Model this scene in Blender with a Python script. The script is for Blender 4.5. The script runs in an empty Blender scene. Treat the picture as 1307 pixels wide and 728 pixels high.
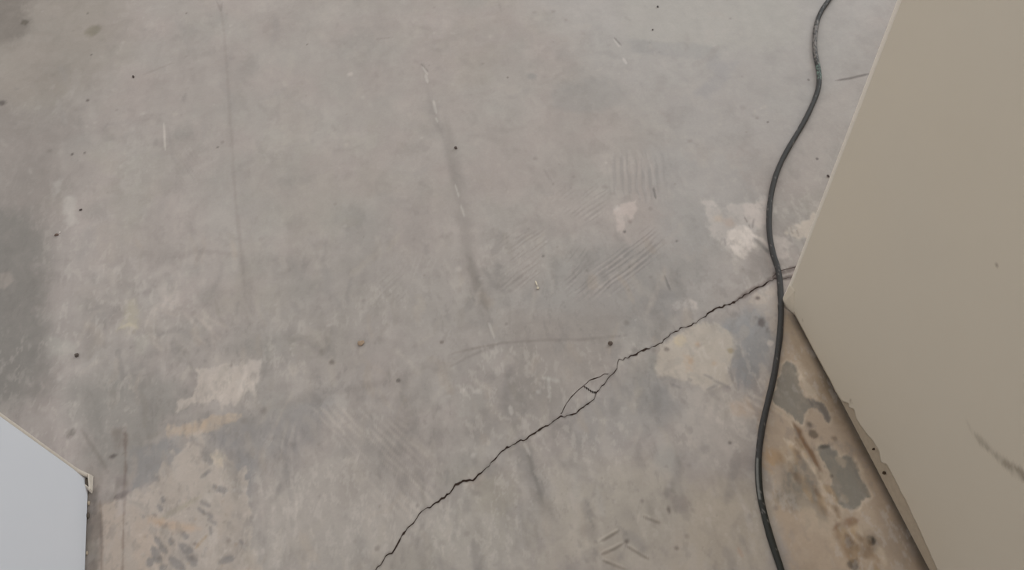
import bpy, bmesh, math, random
import numpy as np
from mathutils import Vector, Matrix

sc = bpy.context.scene
col = sc.collection
random.seed(5)

# ------------------------------------------------------------------ camera
CAM_H = 1.5
_N = np.array([741 - 653.5, -(1065 - 364.0), 0.0])     # nadir in image
_W = np.array([177 - 653.5, 1202 + 364.0, 0.0])        # vanishing point of the two walls
F = math.sqrt(-(_N @ _W))
_N[2] = _W[2] = -F
_Z = -_N / np.linalg.norm(_N)
_Y = _W / np.linalg.norm(_W)
_X = np.cross(_Y, _Z)
ROT = np.array([_X, _Y, _Z])                            # camera axes -> world axes
cam_data = bpy.data.cameras.new('camera')
cam_data.sensor_width = 36.0
cam_data.lens = F * 36.0 / 1307.0
cam_data.clip_start = 0.02
cam = bpy.data.objects.new('camera', cam_data)
M4 = Matrix([list(ROT[0]) + [0], list(ROT[1]) + [0], list(ROT[2]) + [CAM_H], [0, 0, 0, 1]])
cam.matrix_world = M4
col.objects.link(cam)
sc.camera = cam

# ------------------------------------------------------------------ light
world = bpy.data.worlds.new('soft_room_light')
sc.world = world
world.use_nodes = True
wb = world.node_tree.nodes['Background']
wb.inputs['Color'].default_value = (1.0, 0.980, 0.962, 1)
wb.inputs['Strength'].default_value = 0.955

def area(name, loc, target, sx, sy, power, color):
    d = bpy.data.lights.new(name, 'AREA')
    d.shape = 'RECTANGLE'; d.size = sx; d.size_y = sy
    d.energy = power; d.color = color
    o = bpy.data.objects.new(name, d)
    o.location = loc
    o.rotation_euler = (Vector(target) - Vector(loc)).to_track_quat('-Z', 'Y').to_euler()
    col.objects.link(o)
    return o
area('window_daylight', (4.6, 4.4, 2.2), (0.0, 0.9, 0.2), 2.4, 2.0, 88, (0.80, 0.93, 1.0))

vs = sc.view_settings
vs.view_transform = 'Standard'
vs.look = 'None'
vs.exposure = 0.0
vs.gamma = 1.0
vs.use_curve_mapping = False
sc.display_settings.display_device = 'sRGB'

# ------------------------------------------------------------------ helpers
def ray(u, v):
    return ROT @ np.array([u - 653.5, 364.0 - v, -F])
def at(u, v, z=0.0):
    """photo pixel -> point on the horizontal plane z"""
    d = ray(u, v); t = (z - CAM_H) / d[2]
    return np.array([d[0] * t, d[1] * t])
def at_x(u, v, x):
    """photo pixel -> (y, z) on the vertical plane x"""
    d = ray(u, v); t = x / d[0]
    return np.array([d[1] * t, CAM_H + d[2] * t])
def lin(c):
    c = np.asarray(c, dtype=np.float64) / 255.0
    return np.where(c <= 0.04045, c / 12.92, ((c + 0.055) / 1.055) ** 2.4)

def _hash(ix, iy, seed):
    n = (ix.astype(np.int64) * 374761393 + iy.astype(np.int64) * 668265263 + seed * 1274126177) & 0x7fffffff
    n = ((n ^ (n >> 13)) * 1103515245) & 0x7fffffff
    n = ((n ^ (n >> 16)) * 747796405) & 0x7fffffff
    return ((n ^ (n >> 11)) & 0xffff) / 65535.0
def vnoise(x, y, seed=0):
    x0 = np.floor(x); y0 = np.floor(y)
    fx = x - x0; fy = y - y0
    fx = fx * fx * fx * (fx * (fx * 6 - 15) + 10); fy = fy * fy * fy * (fy * (fy * 6 - 15) + 10)
    a = _hash(x0, y0, seed); b = _hash(x0 + 1, y0, seed)
    c = _hash(x0, y0 + 1, seed); d = _hash(x0 + 1, y0 + 1, seed)
    return (a + (b - a) * fx) * (1 - fy) + (c + (d - c) * fx) * fy
def fbm(x, y, seed=0, octv=4, gain=0.55):
    s = 0; a = 1.0; t = 0
    for i in range(octv):
        ang = 0.6 * i + 0.3
        xr = x * math.cos(ang) - y * math.sin(ang); yr = x * math.sin(ang) + y * math.cos(ang)
        s = s + a * (vnoise(xr * 2 ** i, yr * 2 ** i, seed + i * 17) - 0.5); t += a; a *= gain
    return s / t * 2          # about -1..1
def sstep(a, b, x):
    t = np.clip((x - a) / (b - a), 0, 1); return t * t * (3 - 2 * t)

def fast_mesh(name, verts, faces, colors=None, attr='stain', smooth=True):
    """numpy quads -> mesh; unused vertices are dropped"""
    used, inv = np.unique(faces.ravel(), return_inverse=True)
    v = np.ascontiguousarray(verts[used], dtype=np.float32)
    f = inv.astype(np.int32)
    n = len(faces); k = faces.shape[1]
    me = bpy.data.meshes.new(name)
    me.vertices.add(len(v)); me.vertices.foreach_set('co', v.ravel())
    me.loops.add(n * k); me.loops.foreach_set('vertex_index', f)
    me.polygons.add(n)
    me.polygons.foreach_set('loop_start', np.arange(0, n * k, k, dtype=np.int32))
    me.polygons.foreach_set('use_smooth', np.full(n, smooth, dtype=bool))
    me.update(calc_edges=True)
    if colors is not None:
        ca = me.color_attributes.new(attr, 'FLOAT_COLOR', 'POINT')
        c4 = np.ones((len(v), 4), dtype=np.float32); c4[:, :3] = colors[used]
        ca.data.foreach_set('color', c4.ravel())
    me.validate()
    return me
def link(name, me, mat=None, parent=None):
    o = bpy.data.objects.new(name, me)
    if mat is not None:
        me.materials.clear(); me.materials.append(mat)
    col.objects.link(o)
    if parent is not None:
        o.parent = parent
    return o
def mesh_py(name, v, f, smooth=False):
    me = bpy.data.meshes.new(name)
    me.from_pydata([tuple(map(float, p)) for p in v], [], f)
    if smooth:
        me.polygons.foreach_set('use_smooth', np.ones(len(me.polygons), dtype=bool))
    me.update()
    return me

# ------------------------------------------------------------------ materials
def material(name, base=None, attr=None, rough=0.8, spec=0.25, grain=0.0, grain_scale=300.0, bump=0.0, bump_scale=200.0, mottling=0.0, mott_scale=20):
    m = bpy.data.materials.new(name); m.use_nodes = True
    nt = m.node_tree; N = nt.nodes; L = nt.links
    bs = N['Principled BSDF']
    bs.inputs['Roughness'].default_value = rough
    bs.inputs['Specular IOR Level'].default_value = spec
    tc = N.new('ShaderNodeTexCoord')
    if attr:
        a = N.new('ShaderNodeAttribute'); a.attribute_name = attr; src = a.outputs['Color']
    else:
        r = N.new('ShaderNodeRGB'); r.outputs[0].default_value = (*base, 1); src = r.outputs[0]
    for amt, scl in ((grain, grain_scale), (mottling, mott_scale)):
        if amt:
            n = N.new('ShaderNodeTexNoise'); n.inputs['Scale'].default_value = scl
            n.inputs['Detail'].default_value = 4; n.inputs['Roughness'].default_value = 0.6
            L.new(tc.outputs['Object'], n.inputs['Vector'])
            mr = N.new('ShaderNodeMapRange')
            mr.inputs['From Min'].default_value = 0.25; mr.inputs['From Max'].default_value = 0.75
            mr.inputs['To Min'].default_value = 1 - amt; mr.inputs['To Max'].default_value = 1 + amt
            L.new(n.outputs['Fac'], mr.inputs['Value'])
            mx = N.new('ShaderNodeVectorMath'); mx.operation = 'SCALE'
            L.new(src, mx.inputs[0]); L.new(mr.outputs['Result'], mx.inputs['Scale'])
            src = mx.outputs[0]
    L.new(src, bs.inputs['Base Color'])
    if bump:
        n = N.new('ShaderNodeTexNoise'); n.inputs['Scale'].default_value = bump_scale
        n.inputs['Detail'].default_value = 5
        L.new(tc.outputs['Object'], n.inputs['Vector'])
        b = N.new('ShaderNodeBump'); b.inputs['Strength'].default_value = bump; b.inputs['Distance'].default_value = 0.002
        L.new(n.outputs['Fac'], b.inputs['Height']); L.new(b.outputs['Normal'], bs.inputs['Normal'])
    return m
MAT_FLOOR = material('bare_concrete', attr='stain', rough=0.62, spec=0.22, grain=0.035, grain_scale=170, bump=0.10, bump_scale=240, mottling=0.03, mott_scale=38)
MAT_CRACK = material('crack_dirt', base=lin((98, 83, 76)), rough=0.95, spec=0.05, grain=0.3, grain_scale=220)
MAT_RPAINT = material('beige_wall_paint', attr='paint', rough=0.55, spec=0.3, mottling=0.012, mott_scale=5, bump=0.04, bump_scale=160)
MAT_RBARE = material('bare_plaster', base=lin((176, 162, 143)), rough=0.9, spec=0.1, grain=0.08, grain_scale=90)
MAT_DIRT = material('dark_gap_dirt', base=lin((70, 58, 46)), rough=0.95, spec=0.05, grain=0.3, grain_scale=120)
MAT_LPAINT = material('white_wall_paint', attr='paint', rough=0.5, spec=0.3, mottling=0.01, mott_scale=6)
MAT_BEAD = material('highlit_corner_bead', base=lin((226, 217, 204)), rough=0.6, spec=0.25, mottling=0.03, mott_scale=60)  # paler than the wall: edge highlight put into the colour
MAT_LBEAD = material('chipped_cream_corner_bead', base=lin((214, 205, 193)), rough=0.65, spec=0.2, mottling=0.06, mott_scale=90)
MAT_HOLE = material('shaded_cavity', base=lin((96, 88, 80)), rough=0.95, spec=0.05)  # shade of the hole put into the colour; one crumb shares it
MAT_FILLER = material('beige_filler', base=lin((204, 193, 175)), rough=.75, spec=.2, grain=.03, grain_scale=60, mottling=.05, mott_scale=70)
MAT_CABLE = material('black_rubber', attr='sheath', rough=0.58, spec=0.28, grain=0.12, grain_scale=160)

# ------------------------------------------------------------------ floor grid, split along the crack
main_px = [(478, 729), (479.8, 727), (491.8, 713.3), (503.9, 703), (509, 691), (520, 674.5), (529.6, 665.2), (536.5, 656), (548.5, 648), (562.3, 637.7), (572.6, 630.9), (581.2, 618.8), (589.7, 615.4), (603.5, 612.7), (617.2, 601.7), (631, 588), (643, 574.2), (656.7, 565.6), (677.3, 557), (691, 548.4), (704.8, 540.5), (716.0, 532.4), (728.8, 530.6), (736.5, 526.7), (750, 515.2), (757.7, 508.5), (760.6, 501.7), (767.3, 493.1), (774, 486.3), (782.7, 477.7), (787.5, 469), (789.8, 460.8), (802, 456.5), (815.4, 450.8), (825, 446), (837.5, 443.5), (848, 434.4), (855.8, 426.7), (869.2, 420.6), (887.6, 411.8), (904.8, 401.5), (915, 394.6), (928.8, 389.4), (949.4, 379.1), (961.5, 370.5), (973.5, 363.7), (985.5, 357.5), (999.3, 356), (1011.3, 354.5), (1024, 350)]
upper_px = [(715.4, 532.0), (718.3, 524.8), (722, 517), (728.8, 507.5), (738.5, 497.9), (746, 492), (753, 485.4), (765.4, 481.5), (771, 477.7), (781.5, 478.2)]
end_px = [(986, 354), (992, 347.5), (999, 345.0), (1016.4, 340.7), (1026, 338)]
main_w = np.array([at(*p) for p in main_px]); upper_w = np.array([at(*p) for p in upper_px]); end_w = np.array([at(*p) for p in end_px])
assert (np.diff(main_w[:, 0]) > 0).all() and (np.diff(upper_w[:, 0]) > 0).all(), (main_w, upper_w)

NEAR = 0.0028
cx = np.arange(-1.20, 1.46, NEAR)
cx = np.concatenate([-1.20 - np.array([2.6, 2.0, 1.5, 1.0, 0.6, 0.3, 0.12, 0.04]), cx, cx[-1] + np.array([0.04, 0.12, 0.3, 0.6, 1.0, 1.6, 2.4])])
ncol = len(cx)
crk = np.interp(cx, np.concatenate([[-4, -0.9], main_w[:, 0], [1.5, 5]]), np.concatenate([[0.30, 0.30], main_w[:, 1], [0.95, 0.95]]))
wob = (vnoise(cx * 170, cx * 0, 3) - 0.5) * 0.0046 + (vnoise(cx * 60, cx * 0, 4) - 0.5) * 0.003
crk = crk + wob * ((cx > -0.5) & (cx < 0.75))
wid = 0.0018 + 0.0038 * vnoise(cx * 75, cx * 0, 9) * vnoise(cx * 23, cx * 0, 10)
wid *= 0.45 + 1.05 * vnoise(cx * 190, cx * 0, 33)
wid *= sstep(-0.62, -0.5, cx) * (1 - sstep(0.78, 0.80, cx)) * (1 - .55 * sstep(0.62, 0.68, cx))
wid *= np.where((cx > upper_w[0, 0] + .004) & (cx < upper_w[0, 0] + 0.016), 0.45, 1)   # nearly closed at the near end of the loop
off = np.interp(cx, np.concatenate([upper_w[:, 0], end_w[:, 0]]), np.concatenate([upper_w[:, 1], end_w[:, 1]])) - crk
in_loop = (cx > upper_w[0, 0] - .001) & (cx < upper_w[-1, 0])
in_end = (cx > end_w[0, 0]) & (cx < 0.80)
off = np.where(in_loop | in_end, np.maximum(off, 0.0), 0)
EPS = 0.006
upr = crk + np.maximum(EPS, off)
widU = np.where(in_loop & (off > EPS * .8), 0.0012 + 0.0016 * vnoise(cx * 90, cx * 0, 12), np.where(in_end & (off > EPS * .8), 0.0014, 0.0))

nb, na, nm = 300, 560, 7
sb = np.linspace(0, 1, nb) ** 0.92
sa = np.linspace(0, 1, na); sa = 0.68 * sa + 0.32 * sa ** 2
YB, YA = 0.10, 2.50
rows = []; zrow = []
for y in (-3.0, -1.5, -0.6, -0.2, 0.0):
    rows.append(np.full(ncol, y)); zrow.append(0)
for s in sb: rows.append(YB + (crk - wid / 2 - YB) * s); zrow.append(0)
iM = len(rows) - 1
rows.append(crk - wid * 0.22); zrow.append(1)
rows.append(crk + wid * 0.22); zrow.append(1)
rows.append(crk + wid / 2); zrow.append(0)
lo, hi = crk + wid / 2, upr - widU / 2
for k in range(1, nm): rows.append(lo + (hi - lo) * k / nm); zrow.append(0)
rows.append(hi); zrow.append(0); iU = len(rows) - 1
rows.append(upr - widU * 0.22); zrow.append(2)
rows.append(upr + widU * 0.22); zrow.append(2)
rows.append(upr + widU / 2); zrow.append(0)
iA = len(rows) - 1
for s in sa[1:]: rows.append(upr + widU / 2 + (YA - upr - widU / 2) * s); zrow.append(0)
for y in (2.54, 2.62, 2.8, 3.1, 3.6, 4.4, 5.2):
    rows.append(np.full(ncol, y)); zrow.append(0)
nrow = len(rows)
GY = np.array(rows); GX = np.broadcast_to(cx, GY.shape).copy()
GZ = np.zeros_like(GY)
for i, z in enumerate(zrow):
    if z == 1: GZ[i] = -np.minimum(0.004, wid * 1.1)
    if z == 2: GZ[i] = -np.minimum(0.004, widU * 1.1)
X = GX.ravel().astype(np.float64); Y = GY.ravel().astype(np.float64)

# ---- colour of the slab: stains, with some light and shade put into the tones, laid out in metres on the floor
base = np.empty((X.size, 3)); base[:] = lin((164, 156, 150))
relief = np.zeros(X.size)
big = fbm(X * 1.7, Y * 1.7, 21, 3); mid = fbm(X * 7, Y * 7, 31, 4); mid2 = fbm(X * 16, Y * 13, 41, 4); fine = fbm(X * 55, Y * 55, 51, 3)
pink = fbm(X * 9 + 5, Y * 9, 61, 3); streak = fbm(X * 34, Y * 9, 71, 3)
rough_area = 0.55 + 0.75 * sstep(1.5, 0.7, Y + .35 * big + .2 * X)      # the worn part of the slab near the passage
base *= (1 + 0.04 * big + 0.07 * mid + 0.065 * mid2 * rough_area + 0.055 * fine * rough_area + 0.07 * streak * rough_area)[:, None]
for sd_, scl, c_, lo_, hi_, op_ in ((201, 9, (176, 168, 162), .12, .42, .5), (211, 10, (146, 141, 136), .12, .40, .5), (221, 22, (178, 168, 161), .16, .40, .35), (231, 20, (142, 135, 129), .18, .40, .40), (241, 6, (158, 152, 140), .1, .5, .4)):
    w_ = fbm(X * scl + 0.35 * mid2, Y * scl * .8 + 0.35 * mid, sd_, 5, .6)
    m_ = (sstep(lo_, hi_ + .12, w_) * op_ * (.35 + .5 * rough_area))[:, None]
    base += (lin(c_) * (base.mean(1, keepdims=True) / lin((164, 156, 150)).mean()) - base) * m_
base *= 1 + np.outer(pink, [0.022, -0.010, -0.006])
rag_n = fbm(X * 32, Y * 32, 81, 5, 0.62)         # edge raggedness, small
rag_n = .62 * rag_n + .62 * fbm(X * 85 + .8 * mid2, Y * 60, 83, 3, .6)
holes = fbm(X * 62 + mid, Y * 36, 87, 4, .6)
rag_b = fbm(X * 11, Y * 11, 91, 4)               # edge raggedness, larger
tex_n = 0.5 + 0.5 * fbm(X * 45, Y * 45, 101, 4, .7)
PX = 0.0017

def sel(pts, m):
    lo = pts.min(0) - m; hi = pts.max(0) + m
    return np.nonzero((X > lo[0]) & (X < hi[0]) & (Y > lo[1]) & (Y < hi[1]))[0]
def seg_dist(x, y, a, b):
    d = b - a; t = np.clip(((x - a[0]) * d[0] + (y - a[1]) * d[1]) / max(d @ d, 1e-12), 0, 1)
    return np.hypot(x - a[0] - t * d[0], y - a[1] - t * d[1]), t
def poly_sd(x, y, P):
    dm = np.full(x.shape, 1e9); ins = np.zeros(x.shape, bool)
    for i in range(len(P)):
        a, b = P[i], P[(i + 1) % len(P)]
        dm = np.minimum(dm, seg_dist(x, y, a, b)[0])
        if a[1] != b[1]:
            c = ((a[1] > y) != (b[1] > y)) & (x < (b[0] - a[0]) * (y - a[1]) / (b[1] - a[1]) + a[0])
            ins ^= c
    return np.where(ins, dm, -dm)
def blend(idx, m, color, h=0.0):
    c0 = lin((164, 156, 150)); d = lin(color) / c0; l = d.mean(); c = np.clip(c0 * (1 + (l - 1) * 1.22) * (1 + (d / l - 1) * 0.92), 0.02, .85)
    lum = base[idx].mean(1, keepdims=True) / lin((164, 156, 150)).mean()
    tgt = c[None, :] * (0.45 + 0.55 * lum)
    base[idx] += (tgt - base[idx]) * m[:, None]
    if h: relief[idx] += h * m
def patch(px, color, op=0.8, soft=3, rag=6, ragb=6, tex=0.25, h=0.0):
    """stain with a ragged outline; soft / rag / ragb in photo pixels of floor"""
    P = np.array([at(*p) for p in px]); idx = sel(P, (soft + rag + ragb) * PX + .01)
    sd = poly_sd(X[idx], Y[idx], P) + rag * PX * rag_n[idx] + ragb * PX * rag_b[idx]
    m = sstep(-soft * PX, soft * PX, sd) * op * (1 - tex + tex * 1.6 * tex_n[idx]).clip(0, 1)
    m *= 1 - min(1, tex * 2.2) * sstep(.12, .42, holes[idx]) * sstep(26 * PX, 2 * PX, sd)
    blend(idx, m, color, h)
def stroke(px, w, color, op=0.6, soft=None, rag=1.0, taper=True, h=0.0, tex=.2):
    """smear or scratch along a line, w = full width in photo pixels"""
    P = np.array([at(*p) for p in px]); s = (soft if soft is not None else w * .4) * PX
    idx = sel(P, w * PX + s * 2 + .006); x, y = X[idx], Y[idx]
    best = np.full(x.shape, 1e9); n = len(P) - 1
    L = np.concatenate([[0], np.cumsum(np.hypot(*np.diff(P, axis=0).T))]); L /= L[-1]
    tt = np.zeros(x.shape)
    for i in range(n):
        d, t = seg_dist(x, y, P[i], P[i + 1]); better = d < best
        best = np.where(better, d, best); tt = np.where(better, L[i] + t * (L[i + 1] - L[i]), tt)
    hw = w * PX / 2 * (np.clip(np.minimum(tt, 1 - tt) * 5 + .25, 0, 1) if taper else 1)
    m = sstep(-s, s, hw - best + rag * PX * rag_n[idx]) * op * (1 - tex + tex * 1.6 * tex_n[idx]).clip(0, 1)
    blend(idx, m, color, h)
def comb(px, p0, p1, period, color, op=0.35, thr=0.55, soft=8, h=0.0, wav=0.35, seed=0, duty=.25):  # marks are coloured too, standing in for weak ridge shading
    """parallel notched-trowel lines running from p0 towards p1 inside an outline"""
    P = np.array([at(*p) for p in px]); idx = sel(P, soft * 2 * PX + .01)
    a, b = at(*p0), at(*p1); d = (b - a) / np.linalg.norm(b - a); nrm = np.array([-d[1], d[0]])
    x, y = X[idx], Y[idx]
    s = (x - a[0]) * nrm[0] + (y - a[1]) * nrm[1]; l = (x - a[0]) * d[0] + (y - a[1]) * d[1]
    ph = s / (period * PX) + wav * 1.7 * fbm(l * 8 + seed, s * 14, 5 + seed, 3)
    k = np.floor(ph); wave = 0.5 + 0.5 * np.cos(2 * math.pi * ph)
    ln = vnoise(l * 22 + k * 7.3, k, 6 + seed)              # each line breaks off in its own places
    msk = sstep(-soft * PX, soft * PX, poly_sd(x, y, P) + soft * .8 * PX * rag_b[idx])
    m = sstep(thr - duty, thr + duty, wave) * sstep(0.30, 0.70, ln) * (.45 + .9 * tex_n[idx]).clip(0, 1) * msk * op
    blend(idx, m, color, h)
def spot(u, v, r, color, op=.8, soft=None, sq=1.0):
    a = at(u, v); idx = sel(a[None, :], r * PX * 3 + .008)
    d = np.hypot(X[idx] - a[0], (Y[idx] - a[1]) * sq)
    s = (soft if soft is not None else r * .5) * PX
    blend(idx, sstep(-s, s, r * PX - d + min(r, 6) * .95 * PX * rag_n[idx]) * op, color)

# broad tones
patch([(-40, -40), (180, -40), (150, 60), (90, 140), (-40, 160)], (148, 140, 130), .7, 60, 10, 30)
patch([(-60, -40), (50, -40), (38, 40), (20, 55), (-60, 60)], (133, 125, 117), .7, 16, 8, 20)
patch([(-60, 120), (100, 140), (70, 300), (62, 520), (-60, 520)], (147, 139, 133), .75, 30, 6, 20)
patch([(-60, 270), (40, 265), (62, 310), (62, 420), (58, 500), (-10, 530), (-60, 470)], (139, 136, 130), .72, 22, 7, 16)
patch([(640, -60), (1180, -60), (1100, 120), (1020, 200), (860, 190), (740, 60)], (167, 163, 160), .6, 60, 5, 25)
patch([(790, -40), (1000, -40), (1030, 60), (900, 68), (800, 50)], (167, 163, 156), .5, 14, 5, 12)
patch([(800, 50), (880, 56), (930, 62), (920, 76), (870, 72), (810, 66)], (150, 148, 146), .5, 5, 3, 6)
patch([(900, 75), (945, 78), (930, 100), (905, 125), (880, 122), (912, 95)], (152, 149, 149), .5, 7, 3, 6)
patch([(700, 105), (775, 100), (800, 118), (770, 145), (700, 140)], (154, 150, 146), .6, 8, 4, 10)
patch([(1045, 120), (1100, 100), (1040, 250), (1005, 260), (1000, 230)], (168, 159, 153), .6, 12, 3, 8)
patch([(830, 190), (960, 210), (970, 260), (900, 330), (840, 330)], (160, 157, 154), .6, 22, 5, 20)
patch([(760, 300), (900, 330), (960, 350), (850, 420), (790, 430), (640, 390)], (153, 150, 146), .6, 20, 5, 20)
patch([(380, 300), (600, 330), (620, 470), (420, 470)], (164, 157, 151), .6, 25, 6, 20)
patch([(640, 400), (790, 400), (780, 470), (700, 530), (660, 500)], (157, 149, 142), .7, 18, 4, 10)
patch([(600, 470), (700, 480), (700, 540), (640, 565), (600, 560), (590, 520)], (152, 145, 139), .7, 16, 5, 15)
patch([(60, 480), (230, 480), (240, 520), (160, 620), (128, 600)], (148, 144, 138), .8, 18, 6, 14)
patch([(165, 575), (215, 555), (262, 560), (225, 600), (165, 632)], (150, 147, 145), .9, 6, 6, 8)
patch([(270, 560), (330, 530), (420, 505), (400, 560), (320, 590)], (150, 146, 144), .7, 12, 6, 14)
patch([(280, 560), (330, 580), (320, 640), (306, 690), (296, 640)], (151, 148, 147), .75, 9, 6, 10)
patch([(370, 560), (385, 580), (372, 640), (360, 620)], (153, 148, 146), .6, 7, 5, 8)
patch([(860, 440), (990, 380), (985, 470), (950, 500), (930, 470), (938, 430)], (150, 149, 149), .9, 8, 6, 8)
patch([(830, 475), (880, 490), (890, 530), (840, 545), (828, 520)], (152, 149, 148), .7, 12, 8, 12)
patch([(720, 530), (800, 480), (850, 500), (840, 560), (760, 580)], (158, 154, 150), .6, 20, 6, 16)
patch([(430, 570), (560, 640), (500, 728), (330, 740), (330, 640)], (178, 170, 162), .7, 26, 6, 20)  # pale zones at the near end, lifted to offset light falloff
patch([(560, 650), (640, 630), (690, 740), (500, 740)], (172, 165, 156), .7, 20, 6, 20)
patch([(690, 600), (840, 590), (980, 640), (990, 740), (690, 740)], (175, 166, 154), .75, 26, 6, 20)
patch([(860, 500), (960, 510), (965, 580), (900, 600), (840, 570)], (176, 168, 161), .7, 18, 6, 14)
patch([(880, 620), (985, 610), (1000, 740), (860, 740)], (174, 163, 149), .75, 20, 6, 16)
# long joint lines and trowel ridges running away from the camera
stroke([(280, -5), (287, 50), (291, 110), (297, 200), (301, 260), (309, 330), (316, 410)], 4, (146, 137, 131), .38, 2.5, 3)
stroke([(276, 0), (282, 14), (284, 2)], 3, (140, 132, 127), .5, 1.5)
stroke([(214, 160), (220, 200), (232, 215)], 4, (148, 142, 138), .4, 3)
stroke([(540, 82), (552, 140), (568, 180), (584, 245)], 7, (150, 143, 138), .5, 5, 2)
stroke([(568, 150), (580, 205), (592, 280), (600, 340), (616, 385), (630, 440)], 16, (147, 140, 134), .5, 7, 5)
stroke([(600, 330), (612, 370), (622, 395)], 12, (140, 133, 126), .6, 4, 2)
stroke([(652, 470), (644, 500), (650, 530)], 12, (143, 137, 133), .6, 6, 3)
stroke([(664, 560), (670, 590), (688, 620), (695, 652)], 18, (142, 137, 132), .75, 8, 4)
stroke([(672, 570), (680, 600), (692, 640)], 5, (132, 126, 120), .5, 3, 2)
for s, w in (([(539, 84), (546, 96)], 3), ([(543, 95), (546, 106)], 4), ([(553, 128), (557, 145)], 4), ([(556, 150), (559, 156)], 2.5), ([(581, 236), (586, 252)], 2.6), ([(588, 262), (593, 277)], 2.6), ([(624, 412), (631, 432)], 3), ([(651, 518), (653, 530)], 5), ([(669, 565), (677, 582)], 3.5)):
    stroke(s, w, (186, 179, 172), .75, 1.2, .4)
stroke([(538, 82), (547, 92)], 2, (120, 113, 108), .6, 1)
stroke([(784, 48), (793, 58)], 2.2, (128, 122, 118), .7, 1); stroke([(783, 50), (791, 60)], 2, (188, 182, 176), .6, 1)
stroke([(795, 74), (800, 82)], 3.2, (190, 183, 178), .7, 1.2)
stroke([(209, 157), (211, 192)], 3, (186, 178, 170), .85, 1, .4)
stroke([(575, 468), (600, 455), (640, 438), (700, 434), (740, 434), (800, 428)], 3, (140, 132, 126), .55, 2, 1.5)
stroke([(580, 462), (540, 470), (500, 486), (440, 500), (380, 512), (330, 522)], 8, (147, 139, 132), .32, 5, 6)
stroke([(640, 438), (600, 446), (575, 452)], 2.5, (140, 130, 122), .6, 1.5)
stroke([(480, 50), (505, 47)], 2, (138, 130, 124), .5, 1.4)
stroke([(183, 95), (222, 80)], 3, (146, 138, 131), .5, 2)
stroke([(1066, 103), (1085, 100), (1110, 94)], 4, (118, 109, 104), .8, 1.2, .5)
# left edge patches
patch([(66, 232), (76, 230), (80, 245), (70, 250)], (180, 174, 168), .6, 6, 7, 5)
patch([(83, 252), (94, 250), (96, 275), (101, 285), (86, 292), (82, 272)], (181, 175, 168), .7, 5, 8, 6)
patch([(70, 290), (150, 270), (160, 320), (120, 340), (86, 420), (64, 460), (70, 380)], (164, 156, 151), .6, 14, 10, 12)
patch([(120, 290), (150, 280), (148, 330), (128, 330)], (170, 160, 152), .6, 8, 6, 8)
patch([(62, 430), (98, 440), (96, 452), (64, 454)], (172, 168, 160), .6, 5, 6, 5)
patch([(0, 350), (14, 346), (18, 358), (6, 370), (-2, 368)], (174, 164, 155), .7, 3, 3, 2)
patch([(84, 338), (90, 336), (88, 352), (84, 350)], (182, 175, 168), .5, 3, 6, 3)
patch([(158, 382), (176, 378), (182, 412), (170, 424), (150, 420), (156, 404)], (172, 164, 147), .75, 6, 6, 6)
stroke([(152, 419), (165, 414), (176, 419)], 5, (184, 174, 154), .8, 2)
patch([(172, 432), (190, 428), (184, 450), (176, 456)], (172, 166, 157), .7, 4, 4, 4)
stroke([(96, 445), (114, 410), (122, 398), (136, 396)], 5, (172, 163, 155), .5, 3)
for s in ([(196, 393), (226, 404)], [(200, 388), (222, 396)], [(206, 376), (224, 390)], [(232, 396), (252, 418)], [(246, 400), (270, 420)], [(256, 410), (284, 436)], [(240, 424), (262, 440)], [(262, 404), (292, 420)], [(270, 426), (276, 446)], [(190, 426), (206, 436)], [(196, 436), (206, 448)]):
    stroke(s, 4, (176, 165, 157), .55, 2, 1)
stroke([(204, 428), (224, 420), (242, 426), (256, 440)], 7, (148, 142, 137), .6, 3, 2)
stroke([(180, 360), (186, 376), (192, 370), (210, 350)], 7, (150, 143, 138), .45, 4, 3)
stroke([(222, 330), (252, 320), (300, 325), (308, 330)], 8, (148, 140, 134), .45, 5, 3)
patch([(300, 312), (338, 305), (335, 328), (300, 328)], (168, 160, 152), .5, 7, 4, 6)
stroke([(312, 330), (316, 380), (320, 420)], 12, (148, 141, 134), .4, 6, 3)
for (u, v, r) in ((248, 345, 12), (262, 378, 14), (374, 340, 18), (386, 370, 16), (350, 438, 20), (322, 445, 14), (300, 450, 14), (372, 232, 12), (390, 230, 9), (236, 170, 14), (120, 270, 14)):
    spot(u, v, r, (147, 143, 137), .45, r * .8)
# skim coat left on the slab, near the white wall
patch([(251, 472), (262, 468), (332, 462), (334, 492), (312, 505), (292, 520), (270, 512), (247, 516), (228, 524), (230, 512), (247, 504)], (188, 177, 167), .86, 2.2, 10, 5, .22, .0006)
patch([(262, 440), (330, 450), (332, 480), (258, 480)], (172, 163, 156), .6, 10, 8, 10)
patch([(330, 460), (420, 460), (470, 480), (400, 506), (330, 508)], (166, 158, 152), .55, 12, 8, 10)
for s in ([(308, 490), (304, 508)], [(322, 480), (326, 508)], [(314, 470), (309, 500)], [(282, 504), (284, 526)]):
    stroke(s, 4, (182, 172, 163), .7, 1.6, 1.5)
patch([(208, 560), (214, 542), (244, 538), (276, 530), (310, 528), (296, 540), (268, 550), (240, 560)], (184, 167, 150), .85, 2, 9, 5, .3, .0005)
patch([(232, 545), (268, 536), (262, 546), (236, 552)], (186, 162, 138), .5, 4, 5, 4)
patch([(225, 575), (250, 552), (262, 556), (256, 580), (268, 590), (276, 572), (284, 576), (286, 590), (312, 600), (316, 650), (330, 745), (112, 745), (122, 650), (160, 635), (192, 618), (214, 592)], (186, 174, 163), .84, 2.2, 13, 8, .30, .0006)
patch([(225, 560), (250, 552), (246, 570), (228, 590)], (180, 168, 158), .6, 3, 8, 4)
patch([(120, 640), (160, 640), (160, 745), (112, 745)], (176, 161, 148), .7, 5, 6, 4)
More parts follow.
